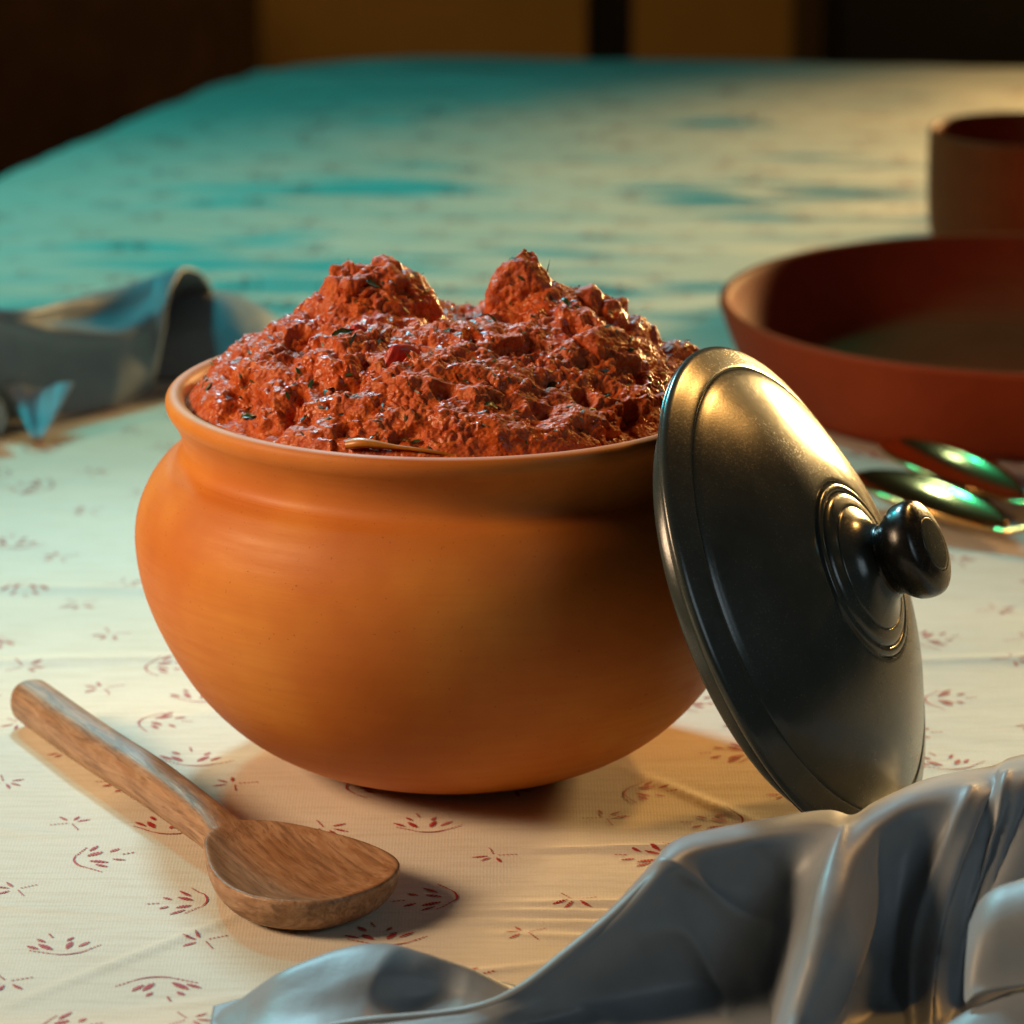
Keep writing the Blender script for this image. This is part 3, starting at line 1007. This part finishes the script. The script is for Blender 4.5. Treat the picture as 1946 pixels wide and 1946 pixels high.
NAP_B = [[(-0.0491,-0.228,0.0006),(-0.0491,-0.2358,0.0035),(-0.0491,-0.24,0.0044),(-0.0472,-0.25,0.0049),(-0.0454,-0.26,0.0047),(-0.0442,-0.27,0.0047),(-0.043,-0.28,0.0033)],
 [(-0.0331,-0.227,0.0006),(-0.0331,-0.2348,0.0052),(-0.0331,-0.239,0.0065),(-0.0321,-0.246,0.0061),(-0.0311,-0.254,0.0058),(-0.03,-0.264,0.0064),(-0.0288,-0.277,0.0062)],
 [(-0.0184,-0.225,0.0006),(-0.0184,-0.2328,0.0063),(-0.0184,-0.237,0.0079),(-0.0175,-0.243,0.007),(-0.0166,-0.25,0.0063),(-0.0157,-0.26,0.0061),(-0.0146,-0.275,0.0067)],
 [(0.0058,-0.22,0.0006),(0.0058,-0.2278,0.007),(0.0058,-0.232,0.0088),(0.0072,-0.237,0.0075),(0.0085,-0.243,0.0056),(0.01,-0.255,0.0055),(0.0114,-0.27,0.0047)],
 [(0.0202,-0.2097,0.0006),(0.02,-0.2229,0.011),(0.0199,-0.23,0.0137),(0.0219,-0.231,0.0101),(0.0246,-0.232,0.0047),(0.0259,-0.245,0.0028),(0.0271,-0.265,0.0026)],
 [(0.0329,-0.1844,0.0006),(0.0325,-0.2082,0.0159),(0.0321,-0.221,0.0199),(0.0362,-0.221,0.0148),(0.0411,-0.219,0.0053),(0.0435,-0.235,0.0016),(0.0443,-0.26,0.0006)],
 [(0.0462,-0.1549,0.0006),(0.0454,-0.1914,0.0216),(0.0445,-0.211,0.027),(0.0493,-0.212,0.0208),(0.0564,-0.208,0.0046),(0.0586,-0.226,0.0009),(0.059,-0.255,0.0006)],
 [(0.0572,-0.1252,0.0006),(0.0558,-0.1751,0.0273),(0.0543,-0.202,0.0341),(0.0592,-0.203,0.0255),(0.0677,-0.2015,0.0043),(0.0712,-0.219,0.0006),(0.0712,-0.25,0.0006)],
 [(0.0636,-0.108,0.0006),(0.0618,-0.1646,0.03),(0.06,-0.195,0.0375),(0.0649,-0.196,0.0265),(0.074,-0.2005,0.0039),(0.0767,-0.217,0.0006),(0.0758,-0.25,0.0006)],
 [(0.0738,-0.098,0.0006),(0.0716,-0.1558,0.0304),(0.0693,-0.187,0.038),(0.0735,-0.19,0.0243),(0.0796,-0.199,0.0048),(0.0816,-0.216,0.0006),(0.0808,-0.245,0.0006)],
 [(0.0955,-0.086,0.0006),(0.0925,-0.1452,0.0307),(0.0894,-0.177,0.0384),(0.0885,-0.183,0.0247),(0.0874,-0.195,0.0077),(0.0858,-0.214,0.0006),(0.0835,-0.245,0.0006)],
 [(0.1087,-0.0815,0.0006),(0.1051,-0.141,0.0308),(0.1015,-0.173,0.0385),(0.0964,-0.19,0.0265),(0.0913,-0.209,0.0146),(0.0864,-0.227,0.0033),(0.0825,-0.25,0.0006)],
 [(0.1156,-0.0851,0.0006),(0.1117,-0.1442,0.0306),(0.1079,-0.176,0.0383),(0.1024,-0.203,0.0313),(0.0979,-0.222,0.021),(0.0912,-0.236,0.0069),(0.086,-0.258,0.0006)],
 [(0.1229,-0.0742,0.0006),(0.1185,-0.1391,0.033),(0.1141,-0.174,0.0412),(0.1082,-0.199,0.0313),(0.1072,-0.216,0.0194),(0.1034,-0.225,0.0048),(0.0965,-0.25,0.0006)],
 [(0.1348,-0.0604,0.0006),(0.1295,-0.1303,0.0349),(0.1243,-0.168,0.0436),(0.1202,-0.179,0.0299),(0.1184,-0.189,0.0143),(0.1159,-0.206,0.0016),(0.112,-0.24,0.0006)],
 [(0.1473,-0.051,0.0006),(0.1414,-0.1232,0.0356),(0.1355,-0.162,0.0445),(0.13,-0.176,0.0318),(0.1259,-0.19,0.0162),(0.1233,-0.208,0.0024),(0.1201,-0.24,0.0006)],
 [(0.1596,-0.0448,0.0006),(0.153,-0.1184,0.0361),(0.1465,-0.158,0.0451),(0.1398,-0.178,0.0355),(0.1323,-0.195,0.021),(0.1282,-0.213,0.0059),(0.125,-0.245,0.0006)],
 [(0.165,-0.0381,0.0006),(0.1579,-0.1154,0.0374),(0.1508,-0.157,0.0468),(0.1461,-0.172,0.0334),(0.1393,-0.188,0.0184),(0.1353,-0.205,0.0027),(0.1315,-0.24,0.0006)],
 [(0.1735,-0.0323,0.0006),(0.1658,-0.1121,0.0383),(0.1581,-0.155,0.0479),(0.153,-0.172,0.0363),(0.1459,-0.19,0.0221),(0.142,-0.206,0.0046),(0.1376,-0.24,0.0006)],
 [(0.1915,-0.0211,0.0006),(0.1825,-0.1049,0.0398),(0.1736,-0.15,0.0497),(0.1717,-0.17,0.0326),(0.1689,-0.186,0.0161),(0.1669,-0.206,0.0016),(0.1631,-0.24,0.0006)]]
NAP_C = [[(0.1394,-0.205,0.0162),(0.1379,-0.212,0.024),(0.1362,-0.222,0.0285),(0.1343,-0.234,0.0244),(0.1331,-0.243,0.018),(0.1331,-0.246,0.0166),(0.134,-0.242,0.016)],
 [(0.1418,-0.205,0.022),(0.1402,-0.212,0.0297),(0.1385,-0.222,0.0342),(0.1366,-0.234,0.0301),(0.1354,-0.243,0.0208),(0.1354,-0.246,0.0187),(0.1364,-0.242,0.018)],
 [(0.1457,-0.205,0.0255),(0.144,-0.212,0.0332),(0.1423,-0.222,0.0376),(0.1404,-0.234,0.0335),(0.1392,-0.243,0.0225),(0.1392,-0.246,0.0201),(0.1402,-0.242,0.0193)],
 [(0.1518,-0.205,0.0277),(0.1501,-0.212,0.0353),(0.1483,-0.222,0.0397),(0.1463,-0.234,0.0356),(0.1452,-0.243,0.0236),(0.1452,-0.246,0.0211),(0.1462,-0.242,0.0202)],
 [(0.1613,-0.205,0.0306),(0.1595,-0.212,0.0382),(0.1577,-0.222,0.0426),(0.1556,-0.234,0.0385),(0.1544,-0.243,0.025),(0.1544,-0.246,0.0224),(0.1555,-0.242,0.0215)],
 [(0.1722,-0.205,0.0329),(0.1703,-0.212,0.0405),(0.1684,-0.222,0.0449),(0.1662,-0.234,0.0407),(0.1651,-0.243,0.0261),(0.165,-0.246,0.0235),(0.1661,-0.242,0.0226)]]
NAP_D = [[(0.1229,-0.238,0.0006),(0.1229,-0.2458,0.0056),(0.1229,-0.25,0.007),(0.1221,-0.258,0.0067),(0.1211,-0.27,0.0047)],
 [(0.1316,-0.2329,0.0006),(0.1306,-0.2427,0.0094),(0.1296,-0.248,0.0117),(0.129,-0.257,0.0099),(0.1283,-0.27,0.0047)],
 [(0.1408,-0.2221,0.0006),(0.1391,-0.2383,0.0125),(0.1375,-0.247,0.0156),(0.1374,-0.256,0.013),(0.1366,-0.272,0.0055)],
 [(0.1529,-0.2112,0.0006),(0.1506,-0.2338,0.0156),(0.1482,-0.246,0.0195),(0.1479,-0.256,0.0144),(0.147,-0.272,0.0055)],
 [(0.1692,-0.2015,0.0006),(0.166,-0.2298,0.0182),(0.1628,-0.245,0.0228),(0.1617,-0.256,0.0144),(0.1601,-0.272,0.0055)]]
NAP_L = [[(-0.2086,0.3903,0.0006),(-0.2085,0.395,0.0206),(-0.2082,0.4,0.0469),(-0.2085,0.403,0.0493),(-0.2088,0.406,0.0508),(-0.215,0.45,0.0311),(-0.2161,0.4767,0.0006)],
 [(-0.1846,0.4154,0.0006),(-0.1828,0.405,0.0214),(-0.1827,0.41,0.042),(-0.1799,0.413,0.0432),(-0.1782,0.416,0.0434),(-0.1824,0.46,0.0244),(-0.1798,0.4588,0.0006)],
 [(-0.1623,0.4222,0.0006),(-0.1622,0.425,0.0143),(-0.162,0.432,0.032),(-0.1609,0.443,0.0364),(-0.1596,0.453,0.0406),(-0.1629,0.5,0.0195),(-0.158,0.4767,0.0006)],
 [(-0.1445,0.4342,0.0006),(-0.1417,0.441,0.0137),(-0.1419,0.45,0.0254),(-0.1415,0.466,0.0318),(-0.14,0.486,0.0393),(-0.1384,0.52,0.0217),(-0.1343,0.5043,0.0006)],
 [(-0.1332,0.4552,0.0006),(-0.1297,0.458,0.0139),(-0.1289,0.466,0.0285),(-0.1288,0.48,0.0347),(-0.1274,0.497,0.0411),(-0.1225,0.53,0.0262),(-0.1199,0.5326,0.0006)],
 [(-0.1298,0.4605,0.0006),(-0.1256,0.462,0.0196),(-0.1242,0.47,0.0326),(-0.122,0.482,0.0402),(-0.1178,0.5,0.0435),(-0.111,0.525,0.0318),(-0.1101,0.552,0.0006)],
 [(-0.1287,0.4632,0.0006),(-0.1245,0.464,0.0202),(-0.1227,0.472,0.0337),(-0.1203,0.485,0.0411),(-0.1159,0.503,0.0429),(-0.1078,0.525,0.03),(-0.1062,0.5442,0.0006)]]


def fold(name, ctrl, parent, nu=9, nv=9, wr=0.0004, thick=0.0007, seed=0, loc=(0, 0, 0), creases=()):
    C_ = np.array(ctrl, float)
    A_ = catmull(C_, nu)
    B_ = catmull(A_.transpose(1, 0, 2), nv).transpose(1, 0, 2)
    p = B_.reshape(-1, 3)
    nn_ = vert_normals(B_)
    d_ = wr * fbm(p * np.array((60, 35, 60)) + seed, 4) + wr * 1.2 * fbm(p * np.array((28, 12, 28)) + seed + 7, 2)
    for (path, wd_, am) in creases:                      # pinched folds: path in control-grid (column, row)
        pt = catmull(np.array(path, float), 10) if len(path) > 2 else np.linspace(path[0], path[1], 14)
        tt = np.linspace(0, 1, len(pt))
        t6 = np.linspace(0, 1, 90)
        fu = np.clip(np.interp(t6, tt, pt[:, 0]) * nu, 0, B_.shape[0] - 1.001)
        fv = np.clip(np.interp(t6, tt, pt[:, 1]) * nv, 0, B_.shape[1] - 1.001)
        iu, iv = fu.astype(int), fv.astype(int)
        au, av = (fu - iu)[:, None], (fv - iv)[:, None]
        line = (B_[iu, iv] * (1 - au) + B_[iu + 1, iv] * au) * (1 - av) + (B_[iu, iv + 1] * (1 - au) + B_[iu + 1, iv + 1] * au) * av
        dist = np.full(len(p), 9.0)
        tpar = np.zeros(len(p))
        for q_, t_ in zip(line, t6):
            dd = np.linalg.norm(p - q_, axis=1)
            better = dd < dist
            dist = np.where(better, dd, dist)
            tpar = np.where(better, t_, tpar)
        d_ = d_ + am * np.exp(-(np.sqrt(dist ** 2 + (0.25 * wd_) ** 2) / wd_)) * 1.28 * (0.25 + 0.75 * np.sin(np.pi * np.clip(tpar * 0.9 + 0.08, 0, 1)))
    flip = np.sign(nn_[:, 2].mean())
    p = p + nn_ * flip * d_[:, None]
    p[:, 2] = np.maximum(p[:, 2], 0.0012)
    p = p - np.array(loc)
    me = grid_mesh(name, p.reshape(B_.shape))
    o = link(name, me, SATIN, parent)
    s = o.modifiers.new('solid', 'SOLIDIFY')
    s.thickness = thick
    s.offset = 0
    return o


def hem(name, ctrl, row, c0, c1, parent, rad, loc):
    A_ = catmull(np.array(ctrl, float), 10)[int(c0 * 10):int(c1 * 10) + 1, row] - np.array(loc)
    T_ = np.gradient(A_, axis=0)
    T_ /= np.linalg.norm(T_, axis=1)[:, None]
    rg = []
    for i_, q in enumerate(A_):
        s_ = np.cross(T_[i_], (0, 0, 1))
        s_ /= np.linalg.norm(s_) + 1e-9
        u_ = np.cross(s_, T_[i_])
        k_ = rad * (1 + 0.10 * math.sin(i_ * 0.17)) * min(1, 0.25 + 4 * min(i_, len(A_) - 1 - i_) / len(A_))
        rg.append([q + s_ * k_ * math.cos(a) * 1.1 + u_ * k_ * math.sin(a) * 0.85 for a in np.linspace(0, 2 * math.pi, 14, endpoint=False)])
    return link(name, capped(name, np.array(rg)), SATIN, parent)


fn_loc = (0.08, -0.21, 0)
fn = thing('napkin', fn_loc, 'crumpled grey satin napkin in tall folds at the foot of the black lid', 'napkin')
fold('left_hump_fold', NAP_A, fn, 12, 12, wr=0.0003, seed=1, loc=fn_loc, creases=[([(4.4, 2.0), (4.2, 3.0), (4.0, 4.5)], 0.0030, 0.0010), ([(6.4, 2.2), (6.6, 3.2), (6.5, 4.6)], 0.0025, 0.0008)])
fold('main_fold', NAP_B, fn, 12, 14, wr=0.0003, seed=2, loc=fn_loc, thick=0.0008, creases=[
    ([(7.6, 2.05), (8.3, 2.7), (9.3, 3.3), (10.2, 3.6)], 0.0022, 0.0032),
    ([(6.2, 3.0), (7.2, 3.4), (7.6, 4.2), (7.4, 5.2)], 0.0024, 0.0022),
    ([(11.9, 2.1), (12.0, 3.0), (12.0, 4.0), (12.0, 6.0)], 0.0030, 0.0050),
    ([(13.6, 2.6), (13.8, 3.6), (13.2, 4.8), (13.0, 6.0)], 0.0022, -0.0030),
    ([(15.6, 2.1), (15.4, 3.2), (15.0, 4.4), (15.0, 6.0)], 0.0018, 0.0026),
    ([(16.5, 2.0), (16.3, 3.0), (16.0, 4.2), (16.0, 5.8)], 0.0018, -0.0026),
    ([(17.2, 2.0), (17.0, 3.2), (16.8, 4.2)], 0.0016, 0.0030),
    ([(18.2, 2.1), (17.9, 3.3), (17.6, 4.4)], 0.0016, -0.0022),
    ([(9.6, 2.3), (10.3, 3.2), (10.6, 4.3)], 0.0030, -0.0016),
    ([(3.6, 3.0), (4.6, 3.8), (5.2, 5.0)], 0.0026, 0.0014)])
hem('rolled_hem', NAP_B, 2, 0.5, 7.6, fn, 0.0015, fn_loc)
fold('rolled_fold', NAP_C, fn, 10, 10, wr=0.0002, seed=3, loc=fn_loc, thick=0.0008)
fold('front_fold', NAP_D, fn, 10, 10, seed=4, loc=fn_loc)

ln_loc = (-0.16, 0.45, 0)
ln_ = thing('napkin', ln_loc, 'loosely rolled grey satin napkin lying behind the pot, away from the lid and plate', 'napkin')
fold('rolled_fold', NAP_L, ln_, 12, 10, seed=5, loc=ln_loc, thick=0.0016, creases=[([(0.5, 2.0), (2.0, 2.0), (3.2, 2.05), (4.4, 2.2)], 0.0035, 0.0040)])
g = []
for i in range(7):
    u_ = i / 6
    row = []
    for j in range(7):
        v_ = j / 6
        x = -0.139 + 0.064 * u_ + 0.01 * v_
        y = 0.485 + 0.085 * v_ - 0.004 * u_
        z = 0.0015 + 0.030 * (math.sin(math.pi * min(max(u_ * 0.9 + 0.10, 0), 1)) ** 0.9) * (math.sin(math.pi * v_) ** 0.7) * (1 - 0.30 * u_)
        row.append((x, y, z))
    g.append(row)
fold('rear_fold', g, ln_, 8, 8, wr=0.001, seed=6, loc=ln_loc)
g = []
for i in range(5):
    u_ = i / 4
    row = []
    for j in range(9):
        a = -0.55 + (math.pi + 1.1) * j / 8
        r_ = 0.0115 + 0.001 * u_
        row.append((-0.1895 + r_ * 1.0 * math.cos(a) - 0.03 * u_, 0.372 + 0.06 * u_, 0.0125 + r_ * math.sin(a)))
    g.append(row)
fold('curled_hem', g, ln_, 6, 6, wr=0.0003, seed=8, loc=ln_loc, thick=0.0022)
fa, fb, ft = np.array((-0.1748, 0.398, 0.0152)), np.array((-0.1581, 0.4, 0.0156)), np.array((-0.1652, 0.3689, 0.0015))
g = [[(fa * (1 - v_) + fb * v_) * (1 - u_) + ft * u_ + np.array((0, 0, 0.0012 * math.cos(v_ * 6.28) * (1 - u_))) for u_ in np.linspace(-0.15, 0.80, 6)] for v_ in np.linspace(-0.2, 1.15, 6)]
fold('corner_fold', g, ln_, 7, 7, wr=0.0003, seed=9, loc=ln_loc)

# ------------------------------------------------------------------ plate, cup, gold spoons
plate = thing('dinner_plate', (0.233, 0.460, 0.0008), 'deep red brown stoneware plate with high rim, beyond the black lid', 'plate')
lathe('base', [(0.0, 0.0), (0.060, 0.0), (0.105, 0.0), (0.112, 0.0012), (0.1165, 0.0050)], 160, 4, PLATE, plate)
lathe('well', [(0.0, 0.0050), (0.050, 0.0050), (0.092, 0.0054), (0.104, 0.0066), (0.112, 0.0105)], 160, 4, PLATE, plate)
lathe('rim', [(0.1165, 0.0050), (0.1218, 0.0140), (0.1268, 0.0255), (0.1300, 0.0345), (0.1310, 0.0372), (0.1302, 0.0390), (0.1283, 0.0390), (0.1268, 0.0375), (0.1238, 0.0285), (0.1185, 0.0180), (0.112, 0.0105)], 160, 5, PLATE, plate)

cup = thing('cup', (0.256, 0.738, 0.0008), 'plain brown stoneware cup standing behind the red brown plate', 'cup')
lathe('outer_wall', [(0.0, 0.0), (0.030, 0.0), (0.038, 0.0010), (0.042, 0.0050), (0.0440, 0.0140), (0.0448, 0.0280), (0.0449, 0.0430), (0.0447, 0.0535)], 120, 5, CUPM, cup)
lathe('lip', [(0.0447, 0.0535), (0.0446, 0.0555), (0.0440, 0.0570), (0.0428, 0.0575), (0.0417, 0.0568), (0.0413, 0.0550)], 120, 4, CUPM, cup)
lathe('inner_wall', [(0.0413, 0.0550), (0.0412, 0.0420), (0.0408, 0.0240), (0.0390, 0.0110), (0.0340, 0.0060), (0.0, 0.0050)], 120, 5, CUPM, cup)


def gold_spoon(tip, neck, tipz, heading, label, group=None):
    tip, neck = np.array(tip), np.array(neck)
    root = thing('gold_spoon', (neck[0], neck[1], 0.001), label, 'spoon', group)
    axv = tip - neck
    Lb = np.linalg.norm(axv)
    axv = axv / Lb
    pv = np.array((-axv[1], axv[0]))
    NU, NV = 30, 17
    Vt = np.zeros((NU, NV, 3))
    for i in range(NU):
        t = i / (NU - 1)
        hw = 0.0165 * math.sin(math.pi * min(0.035 + 0.955 * t, 0.99)) ** 0.62 * (0.80 + 0.28 * t) + 0.0012
        base = 0.0055 * (1 - t) ** 2 + tipz * t ** 2.2
        for j in range(NV):
            s = -1 + 2 * j / (NV - 1)
            rimz = base + 0.0075 * math.sin(math.pi * t) ** 0.7
            z = base + (rimz - base) * abs(s) ** 2.2
            q = axv * t * Lb + pv * s * hw
            Vt[i, j] = (q[0], q[1], z)
    o = link('bowl', grid_mesh('bowl', Vt), GOLD, root)
    sd = o.modifiers.new('solid', 'SOLIDIFY')
    sd.thickness = 0.0013
    sd.offset = 1
    hd = np.array(heading, float)
    hd /= np.linalg.norm(hd)
    pth = catmull([(-0.004 * -axv[0], -0.004 * -axv[1], 0.0058), (-axv[0] * 0.006 + 0, -axv[1] * 0.006, 0.0068), (hd[0] * 0.022 - axv[0] * 0.003, hd[1] * 0.022 - axv[1] * 0.003, 0.0120), (hd[0] * 0.055, hd[1] * 0.055, 0.0125), (hd[0] * 0.10, hd[1] * 0.10, 0.0080), (hd[0] * 0.145, hd[1] * 0.145, 0.0030)], 7)
    Tn_ = np.gradient(pth, axis=0)
    Tn_ /= np.linalg.norm(Tn_, axis=1)[:, None]
    rg = []
    for i, q in enumerate(pth):
        t = i / (len(pth) - 1)
        s_ = np.cross(Tn_[i], (0, 0, 1))
        s_ /= np.linalg.norm(s_)
        u_ = np.cross(s_, Tn_[i])
        hw, hh = 0.0026 + 0.0032 * t ** 1.5 + 0.002 * max(0, 0.12 - t) / 0.12, 0.0013
        rg.append([q + s_ * hw * math.cos(a) + u_ * hh * math.sin(a) for a in np.linspace(0, 2 * math.pi, 16, endpoint=False)])
    link('handle', capped('handle', np.array(rg)), GOLD, root)
    return root


gold_spoon((0.1595, 0.336), (0.2030, 0.2720), 0.0115, (0.80, -0.35), 'gold spoon with its bowl tip at the foot of the red brown plate')
gold_spoon((0.1450, 0.293), (0.1925, 0.2340), 0.0100, (0.86, -0.30), 'gold spoon beside the black knob, its tip hidden behind the lid')
